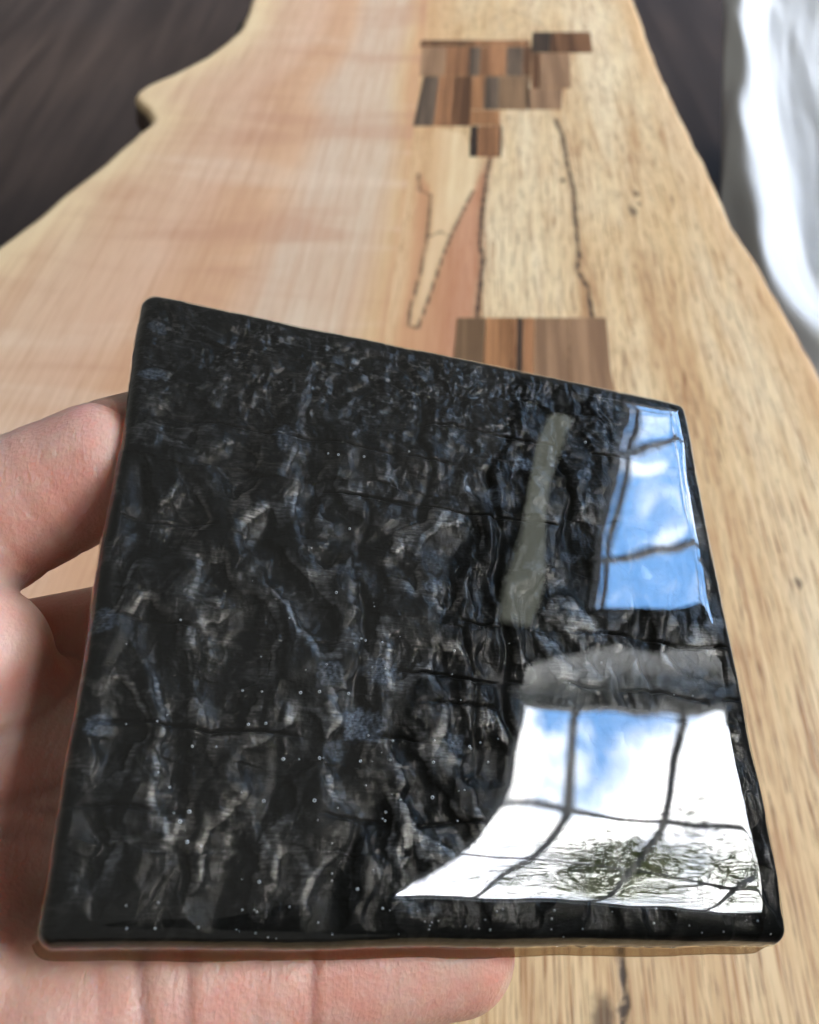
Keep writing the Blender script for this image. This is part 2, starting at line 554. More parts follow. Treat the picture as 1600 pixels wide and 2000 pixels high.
def plank(name, A, B, live_left, live_right, mat, nx=90):
    """one half of the slab: top sheet, worked live edge, underside"""
    n = len(Yall)
    prof = []          # across positions: (fraction, dx, z)
    fr = np.linspace(0, 1, nx)
    cols_x, cols_z = [], []
    R = 0.007
    if live_left:      # underside -> side -> top, from left
        for dx, z in ((0.045, -SLAB_T), (0.008, -SLAB_T * .98), (0.001, -SLAB_T * .85), (-0.003, -SLAB_T * .5), (-0.0012, -0.012), (0.0, -0.006), (0.0008, -0.0028), (0.0025, -0.0008)):
            cols_x.append(A + dx); cols_z.append(np.full(n, z))
        a0 = A + 0.006
    else:
        a0 = A
    b0 = B - 0.006 if live_right else B
    for f in fr:
        cols_x.append(a0 + (b0 - a0) * f); cols_z.append(np.zeros(n))
    if live_right:
        for dx, z in ((0.0025, -0.0008), (0.0008, -0.0028), (0.0, -0.006), (0.0005, -0.012), (0.0022, -SLAB_T * .5), (0.008, -SLAB_T * .8), (0.018, -SLAB_T * .98), (0.045, -SLAB_T)):
            cols_x.append(B - dx); cols_z.append(np.full(n, z))
    X = np.stack(cols_x, 1); Z = np.stack(cols_z, 1)
    Yg = np.repeat(Yall[:, None], X.shape[1], 1)
    ncol = X.shape[1]
    P = np.stack([X, Yg, Z], -1).reshape(-1, 3)
    Fq = grid_faces(ncol, n)
    me = mesh_np(name, P - TOFF, Fq)
    P2 = P[:, :2]
    cd = np.full(len(P), 30.0); cs = np.zeros(len(P))
    for s, wmm, pl in cracks:
        pts = np.array([on_table(*p)[:2] for p in pl])
        d = dist_poly(P2, pts) * 1000 / wmm
        upd = d < cd
        cd = np.where(upd, d, cd); cs = np.where(upd, s, cs)
    kd = np.full(len(P), 30.0)
    for px, py, r in knots:
        c = on_table(px, py)[:2]
        kd = np.minimum(kd, np.hypot((P2[:, 0] - c[0]) * 1.3, (P2[:, 1] - c[1]) * .55) * 1000 / r)
    hp = np.array([on_table(*p)[:2] for p in heart_poly])
    hd = dist_poly(P2, hp, True) * 1000 * np.where(inside(P2, hp), 1, -1)
    tp = np.array([on_table(*p)[:2] for p in tongue_poly])
    td = dist_poly(P2, tp, True) * 1000 * np.where(inside(P2, tp), 1, -1)
    attr(me, 'tongue_d', np.clip(td, -60, 60))
    ed = np.minimum(P2[:, 0] - np.repeat(Lall, ncol), np.repeat(Rall, ncol) - P2[:, 0])
    attr(me, 'crack_d', np.minimum(cd, 30)); attr(me, 'crack_s', cs); attr(me, 'knot_d', np.minimum(kd, 30))
    attr(me, 'heart_d', np.clip(hd, -60, 60)); attr(me, 'edge_d', ed)
    attr(me, 'across', (P2[:, 0] - np.repeat(A, ncol)) / np.repeat(B - A, ncol))
    attr(me, 'under', np.clip(-P[:, 2] / SLAB_T, 0, 1))
    o = link(name, me, mat, table)
    return o


def wood_base(k):
    o = k.obj()
    gmap = k.mapping(o, (1, 1, 1), (0, 0, math.radians(4.0)))
    return o, gmap


def wood_finish(k, col, grain, gm):
    # knots, cracks, bark on the underside of the live edge
    wig = k.noise(k.obj(), 160, 3)
    cd = k.math('ADD', k.attr('crack_d'), k.math('MULTIPLY_ADD', wig, 1.4, -0.7))
    stain = k.math('MULTIPLY', k.sstep(cd, 4.0, 0.4), k.math('MULTIPLY', k.attr('crack_s'), 0.35))
    col = k.mix(stain, col, srgb(150, 105, 70))
    cm = k.math('MULTIPLY', k.sstep(cd, 1.15, 0.45), k.attr('crack_s'))
    col = k.mix(k.math('MULTIPLY', cm, 0.9), col, srgb(38, 30, 30))
    kd = k.math('ADD', k.attr('knot_d'), k.math('MULTIPLY_ADD', wig, 1.2, -0.6))
    col = k.mix(k.math('MULTIPLY', k.sstep(kd, 1.3, 0.4), 0.75), col, srgb(70, 50, 38))
    bark = k.sstep(k.attr('under'), 0.07, 0.22)
    col = k.mix(bark, col, srgb(62, 45, 34))
    h = k.math('SUBTRACT', grain, k.math('MULTIPLY', cm, 1.5))
    k.principled(col, k.math('MULTIPLY_ADD', grain, 0.15, 0.42), k.bump(h, 0.25, 0.0006), 0.35)


# left plank: pink and cream maple
k = NT('pink_maple')
o, gm = wood_base(k)
ac = k.attr('across')
wn = k.noise(k.mapping(gm, (6, 2.2, 1)), 1.0, 4, 0.5)
acw = k.math('ADD', ac, k.math('MULTIPLY_ADD', wn, 0.24, -0.12))
col = k.ramp(acw, [(0.0, srgb(226, 200, 160)), (0.08, srgb(222, 192, 152)), (0.22, srgb(214, 180, 148)), (0.40, srgb(214, 176, 146)), (0.50, srgb(206, 163, 128)), (0.60, srgb(212, 170, 134)), (0.70, srgb(211, 186, 160)), (0.90, srgb(212, 188, 160)), (0.97, srgb(212, 178, 134)), (1.0, srgb(206, 160, 118))])
streak = k.noise(k.mapping(gm, (75, 3.2, 1)), 1.0, 5, 0.6)
col = k.mix(k.math('MULTIPLY', k.sstep(streak, 0.42, 0.72), 0.34), col, srgb(198, 150, 116))
curl = k.noise(k.mapping(gm, (5, 26, 1), (0, 0, 0.12)), 1.0, 3, 0.5, 0.5)
col = k.mix(k.math('MULTIPLY', k.sstep(curl, 0.50, 0.70), 0.5), col, srgb(186, 138, 110))
col = k.mix(k.math('MULTIPLY', k.sstep(curl, 0.46, 0.28), 0.35), col, srgb(232, 210, 184))
mid = k.noise(k.mapping(gm, (240, 5, 1)), 1.0, 4, 0.6)
col = k.mix(k.math('MULTIPLY', k.sstep(mid, 0.45, 0.68), 0.45), col, srgb(190, 145, 112))
fine = k.noise(k.mapping(gm, (700, 22, 1)), 1.0, 3, 0.6)
col = k.mix(k.math('MULTIPLY', k.sstep(fine, 0.48, 0.66), 0.28), col, srgb(170, 120, 84))
ed = k.sstep(k.attr('edge_d'), 0.035, 0.004)
col = k.mix(k.math('MULTIPLY', ed, 0.55), col, srgb(232, 205, 160))
wood_finish(k, col, fine, gm)
M_maple = k.m

# right plank: pale spalted maple
k = NT('spalted_maple')
o, gm = wood_base(k)
base = k.noise(k.mapping(gm, (10, 2.4, 1)), 1.0, 4, 0.55)
col = k.mix(k.sstep(base, 0.3, 0.7), srgb(230, 207, 166), srgb(217, 185, 138))
strk = k.noise(k.mapping(gm, (85, 5, 1)), 1.0, 5, 0.66)
pat = k.noise(k.mapping(gm, (22, 3.5, 1), (0, 0, 0.05)), 1.0, 4, 0.6, 0.4)
col = k.mix(k.math('MULTIPLY', k.sstep(strk, 0.46, 0.68), k.math('MULTIPLY_ADD', k.sstep(pat, 0.38, 0.62), 0.75, 0.12)), col, srgb(184, 143, 100))
col = k.mix(k.math('MULTIPLY', k.sstep(pat, 0.55, 0.36), 0.45), col, srgb(233, 216, 182))
col = k.mix(k.math('MULTIPLY', k.sstep(strk, 0.44, 0.25), 0.6), col, srgb(238, 220, 186))
fl_ = k.noise(k.mapping(gm, (1250, 24, 1)), 1.0, 3, 0.65)
col = k.mix(k.math('MULTIPLY', k.sstep(fl_, 0.50, 0.66), 0.8), col, srgb(158, 104, 62))
pore = k.noise(k.mapping(gm, (2400, 52, 1), (0, 0, 0), (3, 7, 0)), 1.0, 2, 0.5)
col = k.mix(k.math('MULTIPLY', k.sstep(pore, 0.57, 0.67), 0.9), col, srgb(105, 62, 36))
hs = k.sstep(k.math('ADD', k.attr('heart_d'), k.math('MULTIPLY_ADD', strk, 8, -4)), -5.0, 4.0)
col = k.mix(k.math('MULTIPLY', hs, 0.85), col, k.mix(k.sstep(strk, 0.35, 0.65), srgb(196, 138, 104), srgb(178, 116, 84)))
tg = k.sstep(k.math('ADD', k.attr('tongue_d'), k.math('MULTIPLY_ADD', strk, 4, -2)), -2.0, 2.0)
col = k.mix(k.math('MULTIPLY', tg, 0.9), col, k.mix(k.sstep(strk, 0.35, 0.65), srgb(230, 206, 164), srgb(214, 180, 136)))
orange = k.math('MULTIPLY', k.sstep(k.attr('across'), 0.20, 0.02), 0.55)
col = k.mix(orange, col, srgb(206, 160, 114))
rimc = k.sstep(k.attr('edge_d'), 0.03, 0.004)
col = k.mix(k.math('MULTIPLY', rimc, 0.45), col, srgb(206, 160, 110))
wood_finish(k, col, fl_, gm)
M_spalt = k.m

plank('plank', Lall, Jall, True, False, M_maple)['label'] = 'pinkish cream plank with wavy live edge'
plank('plank', Jall, Rall, False, True, M_spalt, 110)['label'] = 'pale spalted plank with black crack lines'

# hidden trestles carry the slab
M_leg = plain('table_leg_steel', (0.03, 0.03, 0.03), 0.5, 0.5)
for yy in (-0.12, 0.95):
    y_, x0_, x1_ = yy, -0.18, 0.22
    m_ = boxes_mesh('leg', [(x0_, x0_ + .05, y_, y_ + .05, FLOOR_Z, -SLAB_T - .02), (x1_ - .05, x1_, y_, y_ + .05, FLOOR_Z, -SLAB_T - .02), (x0_, x1_, y_, y_ + .05, -SLAB_T - .02, -SLAB_T + .0004)])
    m_.transform(Matrix.Translation(Vector(-TOFF)))
    link('leg', m_, M_leg, table)


# inlaid dark wood strips
def strip_mat(name, c1, c2):
    k = NT(name)
    gm = k.mapping(k.obj(), (1, 1, 1), (0, 0, math.radians(4)))
    g = k.noise(k.mapping(gm, (190, 4, 1)), 1.0, 5, 0.65)
    f = k.noise(k.mapping(gm, (1400, 40, 1)), 1.0, 2, 0.5)
    col = k.mix(k.sstep(g, 0.40, 0.62), tuple(c * .84 for c in c1[:3]) + (1,), c2)
    col = k.mix(k.math('MULTIPLY', k.sstep(f, 0.52, 0.7), 0.4), col, tuple(c * .55 for c in c1[:3]) + (1,))
    k.principled(col, 0.45, k.bump(f, 0.2, 0.0005), 0.35)
    return k.m


SM = {'tan': strip_mat('tan_strip', srgb(140, 106, 78), srgb(162, 126, 94)),
      'brown': strip_mat('brown_strip', srgb(128, 86, 56), srgb(166, 116, 78)),
      'dark': strip_mat('dark_brown_strip', srgb(92, 60, 38), srgb(122, 84, 56)),
      'grey': strip_mat('grey_brown_strip', srgb(84, 68, 55), srgb(112, 92, 74)),
      'olive': strip_mat('olive_strip', srgb(116, 88, 62), srgb(140, 108, 78)),
      'orange': strip_mat('orange_strip', srgb(146, 100, 64), srgb(176, 124, 82)),
      'black': strip_mat('black_strip', srgb(48, 38, 32), srgb(74, 56, 44))}
strips = []   # (left x top, right x top, left x bottom, right x bottom, y top, y bottom, kind)


def row(y0, y1, xs0, xs1, kinds):
    for i, kd in enumerate(kinds):
        strips.append((xs0[i], xs0[i + 1], xs1[i], xs1[i + 1], y0, y1, kd))


row(63, 103, [1040, 1076, 1154], [1038, 1074, 1157], ['black', 'dark'])
row(79, 91, [822, 915, 1036], [820, 913, 1035], ['dark', 'brown'])
row(92, 148, [826, 872, 918, 940, 990, 1022, 1038], [820, 868, 915, 936, 988, 1021, 1037], ['tan', 'brown', 'grey', 'brown', 'grey', 'dark'])
row(104, 172, [1038.6, 1056, 1114], [1037.6, 1054, 1116], ['dark', 'tan'])
row(149, 246, [828, 858, 891, 922], [807, 846, 884, 918], ['grey', 'brown', 'dark'])
row(149, 214, [922.6, 948, 976, 1037.5], [918.6, 944, 973, 1029], ['orange', 'grey', 'olive'])
row(173, 214, [1030.6, 1034, 1100], [1029.6, 1033, 1097], ['black', 'tan'])
row(216, 244, [919, 978], [917, 976], ['orange'])
row(246, 306, [920, 934, 976, 981], [917, 932, 974, 979], ['black', 'brown', 'black'])
row(621, 790, [893, 950, 1002, 1010, 1022, 1044, 1110, 1184], [878, 938, 996, 1006, 1019, 1042, 1112, 1200], ['olive', 'orange', 'brown', 'black', 'brown', 'tan', 'tan'])
for (a0, a1, b0, b1, y0, y1, kd) in strips:
    g = 0.00012
    c = [on_table(b0, y1), on_table(b1, y1), on_table(a1, y0), on_table(a0, y0)]
    c = [np.array(q) for q in c]
    c[0][0] += g; c[3][0] += g; c[1][0] -= g; c[2][0] -= g
    top = 0.0004
    vv = [(*q[:2], -0.004) for q in c] + [(*q[:2], top - .0002) for q in c]
    ctr = sum(c) / 4
    vv += [(*(q + (ctr - q) * 0.02)[:2], top) for q in c]
    vv = np.array(vv) - TOFF
    ff = [[3, 2, 1, 0]]
    for lo in (0, 4):
        for i in range(4):
            ff.append([lo + i, lo + (i + 1) % 4, lo + 4 + (i + 1) % 4, lo + 4 + i])
    ff.append([8, 9, 10, 11])
    link('inlay_strip', mesh_np('inlay_strip', vv, ff, False), SM[kd], table)
tag(table, 'live edge maple table top with inlaid dark wood strips under the hand', 'table')

# ================================================================== WHITE PLASTIC COVER
k = NT('white_plastic')
n = k.noise(k.obj(), 14, 3)
k.principled((0.74, 0.75, 0.76, 1), 0.22, k.bump(n, 0.08, 0.004), 0.5)
M_plastic = k.m
yaw = math.radians(-13.8)
c0 = on_table(1424, 300, -0.10)           # a point on its left border
ex = np.array([math.cos(yaw), math.sin(yaw), 0]); ey = np.array([-math.sin(yaw), math.cos(yaw), 0])
nu, nv = 260, 260
uu = np.linspace(0, 0.55, nu); vv_ = np.linspace(-0.42, 0.75, nv)
U, Vv = np.meshgrid(uu, vv_)
# distance from the rounded near-left border
rr = 0.30
du = np.maximum(rr - U, 0); dv = np.maximum(rr - (Vv + 0.42), 0)
dd = rr - np.hypot(du, dv)
dd = np.where((du > 0) & (dv > 0), dd, np.minimum(U, Vv + 0.42))
s = dd + 0.012 * pn(U * 6, Vv * 4, 31)
sw_ = s + 0.010 * pn(Vv * 3.2 - U * 2, U * 2, 32)
kn = np.array([(-.02, -.032), (0, -.030), (.010, -.012), (.018, -.002), (.024, 0), (.036, -.008), (.052, -.022), (.060, -.026), (.070, -.026), (.095, -.012), (.125, .006), (.14, .010), (.148, .004), (.158, -.004), (.17, -.004), (.20, .012), (.23, .026), (.26, .030), (.30, .02), (.5, .01), (.8, .0)])
Zp = -0.10 + sum(np.interp(sw_ + dx, kn[:, 0], kn[:, 1]) for dx in (-.006, -.003, 0, .003, .006)) / 5
Zp += 0.006 * pn(s * 34, (Vv - U) * 2.2, 33) * sst(.02, .06, s) + 0.0025 * pn(s * 70 + Vv * 6, (Vv - U) * 5.0, 37) + 0.0012 * pn(s * 90, (Vv - U) * 4, 35)
Zp = np.where(dd <= 0.0005, -0.13, Zp)
base = np.array([c0[0], c0[1], 0])
Pw = base + U[..., None] * ex + Vv[..., None] * ey
Pw[..., 2] = Zp
# pull points outside of the rounded corner on to the border and drop them as a skirt
m = (du > 0) & (dv > 0) & (np.hypot(du, dv) > rr)
hyp = np.hypot(du, dv) + 1e-9
Uc = np.where(m, rr - du / hyp * rr, U); Vc = np.where(m, rr - dv / hyp * rr - 0.42, Vv)
Pw = base + Uc[..., None] * ex + Vc[..., None] * ey
Pw[..., 2] = np.where(m, -0.13, Zp)
Pv = Pw.reshape(-1, 3)
faces = grid_faces(nu, nv)
# skirt down to the floor along the four borders
idx = np.arange(nu * nv).reshape(nv, nu)
loop = np.concatenate([idx[0, :], idx[1:, -1], idx[-1, -2::-1], idx[-2:0:-1, 0]])
low = Pv[loop].copy(); low[:, :2] += (Pv[:, :2].mean(0) - low[:, :2]) * 0.45; low[:, 2] = FLOOR_Z
nb = len(Pv)
Pv = np.concatenate([Pv, low])
q = np.arange(len(loop)); q2 = (q + 1) % len(loop)
faces = np.concatenate([faces, np.stack([loop[q], nb + q, nb + q2, loop[q2]], 1)])
cov = link('plastic_cover', mesh_np('plastic_cover', Pv, faces), M_plastic)
tag(cov, 'glossy white plastic cover with bright curved folds beyond the right table edge', 'plastic cover')

# ================================================================== TILE
A_C = np.array([.94556736, .14033649, .29361207]); B_C = np.array([-.02703904, -.88105585, .47223879])
B_C = B_C - A_C * (A_C @ B_C); B_C /= np.linalg.norm(B_C)
N_C = np.cross(A_C, B_C)
ORG_C = np.array([-.39689661, .45988722, .91420005]) * 0.1
TW, TH_ = 100.0, 92.6              # mm
RT = np.stack([RC @ A_C, RC @ B_C, RC @ N_C], 1)
ORG = CAM + RC @ ORG_C
tile = empty('resin_tile')
mw = Matrix([[*RT[0], ORG[0]], [*RT[1], ORG[1]], [*RT[2], ORG[2]], [0, 0, 0, 1]])
tile.matrix_world = mw
THICK = 9.0


def rounded_grid(nu, nv, inset, rc, dense=0.0):
    """grid over a rounded rectangle in mm, rows and columns denser to the rim"""
    def ax(n):
        t = np.linspace(-1, 1, n)
        return np.sign(t) * (1 - (1 - np.abs(t)) ** (1 + dense)) if dense else t
    x, y = np.meshgrid(ax(nu), ax(nv))
    hx, hy = TW / 2 - inset, TH_ / 2 - inset
    m = np.maximum(np.abs(x), np.abs(y))
    X, Y = x * hx, y * hy
    rad = rc * m ** 6
    # pull the corners of each square ring on to an arc
    cx, cy = m * hx - rad, m * hy - rad
    ax_, ay_ = np.abs(X), np.abs(Y)
    corner = (ax_ > cx) & (ay_ > cy) & (rad > 1e-6)
    vx, vy = ax_ - cx, ay_ - cy
    hyp = np.hypot(vx, vy) + 1e-12
    X = np.where(corner, np.sign(X) * (cx + vx / hyp * rad), X)
    Y = np.where(corner, np.sign(Y) * (cy + vy / hyp * rad), Y)
    return X + TW / 2, Y + TH_ / 2


def rim_dist(U, V, inset, rc):
    qx = np.abs(U - TW / 2) - (TW / 2 - inset - rc); qy = np.abs(V - TH_ / 2) - (TH_ / 2 - inset - rc)
    return -(np.hypot(np.maximum(qx, 0), np.maximum(qy, 0)) + np.minimum(np.maximum(qx, qy), 0) - rc)


RC_T = 2.2


def outline_wobble(U, V):
    k_ = 0.34 * pn(U / 19, V / 19, 51) + 0.07 * pn(U / 4.5, V / 4.5, 52)
    return k_


def resin_height(U, V):
    s = np.maximum(rim_dist(U, V, 0, RC_T), 0)
    # broad roll-off, wider along the near edge
    q = np.clip(1 - s / 7.0, 0, 1)
    w = -1.3 * q ** 3.6 - 1.45 * np.clip(1 - (V - 1.2 + 3.6 * sst(38, 92, U) + 0.7 * pn(U / 14, U * 0 + .5, 66)) / 17.0, 0, 1.1) ** 2.3
    Re = 2.0
    e = np.clip(1 - s / Re, 0, 1)
    w -= Re * (1 - np.sqrt(np.maximum(1 - e ** 2, 0)))
    # twist of the pour at the near left
    t = np.clip((80 - U) / 40, 0, 1)
    w += 0.75 * np.exp(-V / 9) * t ** 2
    # gentle waves of a hand-poured coat, stronger at the rim
    w += 0.10 * pn(U / 26, V / 26, 61) + 0.010 * pn(U / 9, V / 9, 62)
    w -= 0.45 * sst(93.5, 99, U + 0.9 * pn(V / 16, V * 0 + .2, 67) + 0.3 * pn(V / 5, V * 0 + .6, 68)) * (1 - .6 * sst(60, 90, V))
    w += np.exp(-s / 3.5) * (0.13 * pn(U / 11, V / 11, 63) + (0.012 + 0.05 * sst(90, 97, U)) * pn(U / 3.4, V / 3.4, 64))
    return w


MM = 0.001
# --- resin coat
nu, nv = 330, 310
U, V = rounded_grid(nu, nv, 0, RC_T, 0.45)
W = resin_height(U, V)
s = rim_dist(U, V, 0, RC_T)
wobv = outline_wobble(U, V) * np.exp(-np.maximum(s, 0) / 4)
nx = (U - TW / 2) / (TW / 2); ny = (V - TH_ / 2) / (TH_ / 2)
sx = np.sign(nx) * np.abs(nx) ** 12; sy = np.sign(ny) * np.abs(ny) ** 12
U2, V2 = U + wobv * sx, V + wobv * sy
P = np.stack([U2, V2, W], -1).reshape(-1, 3)
faces = grid_faces(nu, nv)
idx = np.arange(nu * nv).reshape(nv, nu)
loop = np.concatenate([idx[0, :], idx[1:, -1], idx[-1, -2::-1], idx[-2:0:-1, 0]])
rim = P[loop]
ctr = np.array([TW / 2, TH_ / 2])
dirv = np.stack([sx.reshape(-1)[loop], sy.reshape(-1)[loop]], 1)
dirv /= np.linalg.norm(dirv, axis=1)[:, None] + 1e-9
front = np.clip(-dirv[:, 1], 0, 1)            # the near edge carries a lip of run-down resin
left = np.clip(-dirv[:, 0], 0, 1)
lipn = 0.22 * pn(rim[:, 0] / 12, rim[:, 1] / 7, 71) + 0.05 * pn(rim[:, 0] / 2.2, rim[:, 1] / 2.2, 72)
lip = front * 1.0 + left * 0.22 + lipn * (0.1 + 0.9 * front + 0.35 * left)
rings = [P]
prev = loop
for zz, fac in ((-4.4, 0.0), (-5.2, 0.0), (-6.0, 0.06), (-6.8, 0.25), (-7.6, 0.5), (-8.4, 0.76), (-9.1, 1.0), (-9.3, 0.9), (-9.32, 0.0), (-9.3, -2.0), (-9.3, -6.0)):
    r_ = rim.copy()
    amt = lip * fac if fac >= 0 else np.full(len(rim), fac)
    r_[:, :2] += dirv * amt[:, None]
    r_[:, 2] = zz
    st = sum(len(x) for x in rings)
    rings.append(r_)
    cur = np.arange(st, st + len(loop))
    q = np.arange(len(loop)); q2 = (q + 1) % len(loop)
    faces = np.concatenate([faces, np.stack([prev[q], cur[q], cur[q2], prev[q2]], 1)])
    prev = cur
P = np.concatenate(rings) * MM
M_resin = clear_material('clear_resin', 0.044, 0.0, (0.97, 0.985, 0.98, 1))
rme = mesh_np('resin_coat', P, faces)
resin = link('resin_coat', rme, M_resin, tile)
rme.materials.append(clear_material('amber_resin_lip', 0.044, 0.05, (0.73, 0.66, 0.57, 1), (.3, .26, .2, 1)))
fm = np.zeros(len(rme.polygons), np.int32)
nl, n0 = len(loop), (330 - 1) * (310 - 1)
fm[n0:] = np.where((np.arange(len(fm) - n0) // nl >= 3) & np.tile(front > .6, (len(fm) - n0) // nl), 1, 0)
rme.polygons.foreach_set('material_index', fm)

# --- charred wood below the resin
nu, nv = 760, 700
INS = 0.2
U, V = rounded_grid(nu, nv, INS, RC_T - 0.3)


def char_relief(U, V):
    wu = U + 2.6 * fbm(U / 20, V / 20, 101, 3) + 0.9 * fbm(U / 5, V / 5, 104, 3)
    wv = V + 2.0 * fbm(U / 18, V / 18, 111, 3) + 0.5 * fbm(U / 4, V / 4, 114, 2)
    far = sst(50, 90, V)                       # the char breaks up finer towards the far edge
    rowv = (V + 2.2 * fbm(U / 14, V / 30, 117, 3)) / 10.5
    ri = np.floor(rowv).astype(int) + 5
    hsh = np.random.RandomState(9).uniform(-1, 1, 60)
    wu = wu + 1.7 * hsh[ri]
    brk = fbm(U / 1.5, V / 2.2, 119, 4, 0.6)
    near = pn(wu / 5.2, wv / 9.5, 121) + 0.05 * brk
    near2 = pn(wu / 2.7 + 40, wv / 4.2 + 3, 125) + 0.06 * brk
    near3 = pn(wu / 1.3 + 80, wv / 1.7 + 7, 127)
    lump = fbm(wu / 5.5, wv / 8, 131, 4, 0.55)
    chip = fbm(wu / 1.2, wv / 1.5, 141, 4, 0.6)

    def flake(n_, soft):
        """one steep side, one side that runs out"""
        return sst(-0.05, 0.05, n_) * sst(soft, 0.05, n_)
    f1, f2 = flake(near, .45), flake(near2, .5)
    ridge = np.maximum(f1 * (1 - .75 * far), 0.75 * f2 * (.45 + .55 * far))
    h = 1.45 * near * (1 - .66 * far) + 0.30 * near2 * (.7 + .5 * far) + 0.17 * near3 * (.15 + 1.0 * far) + 0.10 * f1 * (1 - .5 * far) + 0.06 * f2 * (1 - .8 * far) + 0.03 * chip * (.6 + far)
    stri = fbm(U / 6 + 5, V / 0.42 + 0.5 * lump, 161, 3, 0.6)
    h += 0.030 * stri * (0.5 + 0.5 * sst(-.2, .3, pn(U / 9, V / 9, 163)))
    # long cross cracks and short lengthwise ones
    ck = np.zeros_like(U)
    for (v0, u0, u1, dep, sd) in ((14.5, 2, 98, .5, 1), (24.8, 0, 62, .7, 2), (34.5, 40, 99, .7, 3), (43.2, 52, 99, .9, 4), (38, 2, 34, .4, 5), (53, 0, 30, .4, 6), (61.5, 30, 70, .6, 7), (70, 8, 52, .4, 8), (30.5, 45, 99, .5, 9), (77, 45, 99, .4, 10)):
        vv = v0 + 0.9 * pn(U / 12, U * 0 + sd, 170 + sd) + 0.25 * pn(U / 2.5, U * 0 + sd, 180 + sd)
        m = sst(u0 - 3, u0 + 3, U) * sst(u1 + 3, u1 - 3, U) * sst(-.5, .1, pn(U / 8, U * 0 + sd + .4, 190 + sd))
        ck += dep * m * np.exp(-((V - vv) / 0.22) ** 2)
    for (u0, v0, v1, dep, sd) in ((58, 12, 70, 1.0, 1), (52.5, 20, 45, .5, 2), (36, 30, 62, .5, 3), (71, 55, 86, .6, 4), (25, 10, 40, .3, 5), (82, 30, 60, .5, 6), (46, 58, 84, .5, 7)):
        uc = u0 + 1.8 * pn(V / 9, V * 0 + sd, 200 + sd) + 0.5 * pn(V / 2.5, V * 0 + sd, 210 + sd)
        m = sst(v0 - 4, v0 + 4, V) * sst(v1 + 4, v1 - 4, V)
        ck += dep * m * np.exp(-((U - uc) / (0.55 + 0.25 * dep)) ** 2)
    h -= ck
    return h, ridge, lump, chip, stri, ck


h, ridge, lump, chip, stri, ck = char_relief(U, V)
hn = (h - h.mean())
top = -1.2 + np.tanh(hn * 0.9) * 1.0
s = np.maximum(rim_dist(U, V, INS, RC_T - .3), 0)
nearrim = np.clip(1 - s / 5.0, 0, 1) ** 1.5
rh = resin_height(U, V)
Wc = np.minimum(top * (1 - nearrim) + (rh - 0.35 + 0.25 * (top + 1.15)) * nearrim, rh - 0.18)
# ash-grey scale and blue-grey bloom on the char
ashn = fbm(U / 3.0 + 0.4 * lump, V / 5.0, 221, 4, 0.6)
ash = sst(0.08, 0.95, ridge + 0.30 * ashn + 0.12 * chip) * (0.08 + 0.92 * sst(-.35, .45, fbm(U / 8, V / 8, 225, 3) + 0.08))
farm = sst(55, 82, V)
gran = sst(0.05, 0.75, fbm(U / 1.5, V / 1.15, 227, 4, 0.6)) * (0.25 + 0.75 * sst(-.4, .5, fbm(U / 7, V / 7, 228, 2)))
ash = ash * (1 - .8 * farm) + .75 * gran * farm
ash = np.maximum(ash, 0.22 * sst(-.1, .8, ashn + .35 * chip))
ash = ash * (0.40 + 0.60 * sst(-.55, .45, stri)) * sst(0.5, 0.1, ck)
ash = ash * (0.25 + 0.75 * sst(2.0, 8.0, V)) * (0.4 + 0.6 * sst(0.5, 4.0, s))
grit = fbm(U / 0.55, V / 0.5, 231, 3, 0.7)
base = np.stack([np.full(U.shape, .0030), np.full(U.shape, .0032), np.full(U.shape, .0031)], -1)
tone = sst(-.4, .5, fbm(U / 12, V / 12, 235, 2))[..., None]
ashc = (np.array([.150, .132, .118]) * tone + np.array([.120, .122, .128]) * (1 - tone)) * 0.40
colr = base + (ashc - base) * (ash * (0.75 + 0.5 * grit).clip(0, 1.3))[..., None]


def px_uv(px, py):
    d = np.array([(px - 800) / F_PX, (py - 1000) / F_PX, 1.0])
    t = (ORG_C @ N_C) / (d @ N_C)
    q_ = d * t - ORG_C
    return q_ @ A_C * 1000, q_ @ B_C * 1000


for (px, py, ru, rv, st) in ((650, 1312, 2.0, 1.9, .55), (748, 1308, 2.9, 2.0, .7), (712, 1412, 3.1, 2.4, 1.0), (1030, 897, 2.0, 1.6, .9), (975, 962, 2.8, 1.8, .6), (895, 1448, 1.6, 1.7, .7), (195, 1412, 1.8, 1.6, .6), (1180, 1238, 1.6, 1.2, .9), (660, 1460, 1.8, 1.4, .4), (300, 722, 2.2, 1.2, .6), (308, 632, 1.6, 1.4, .35), (850, 1140, 2.0, 1.2, .6), (200, 1205, 2.2, 1.8, .5), (1050, 1105, 2.2, 1.1, .5), (850, 1085, 3.0, 2.4, .22), (560, 848, 1.6, 2.4, .35), (680, 1110, 2.4, 1.0, .4), (1120, 1080, 2.0, .9, .5)):
    u0, v0 = px_uv(px, py)
    d = np.hypot((U - u0) / ru, (V - v0) / rv) + 0.28 * fbm(U / 1.4, V / 1.4, 241, 3)
    m = sst(1.08, 0.7, d) * st
    sp = np.clip(0.75 + 0.7 * fbm(U / 0.5, V / 0.5, 251, 3), 0.15, 1.6)[..., None]
    colr = colr + (np.array([.056, .066, .082]) * sp - colr) * m[..., None]
    Wc = Wc + 0.10 * m * (fbm(U / 0.5, V / 0.5, 253, 2))
    Wc = np.minimum(Wc, rh - 0.18)
wobc = outline_wobble(U, V) * np.exp(-s / 4)
nx = (U - TW / 2) / (TW / 2); ny = (V - TH_ / 2) / (TH_ / 2)
P = np.stack([U + wobc * np.sign(nx) * np.abs(nx) ** 12, V + wobc * np.sign(ny) * np.abs(ny) ** 12, Wc], -1).reshape(-1, 3)
faces = grid_faces(nu, nv)
idx = np.arange(nu * nv).reshape(nv, nu)
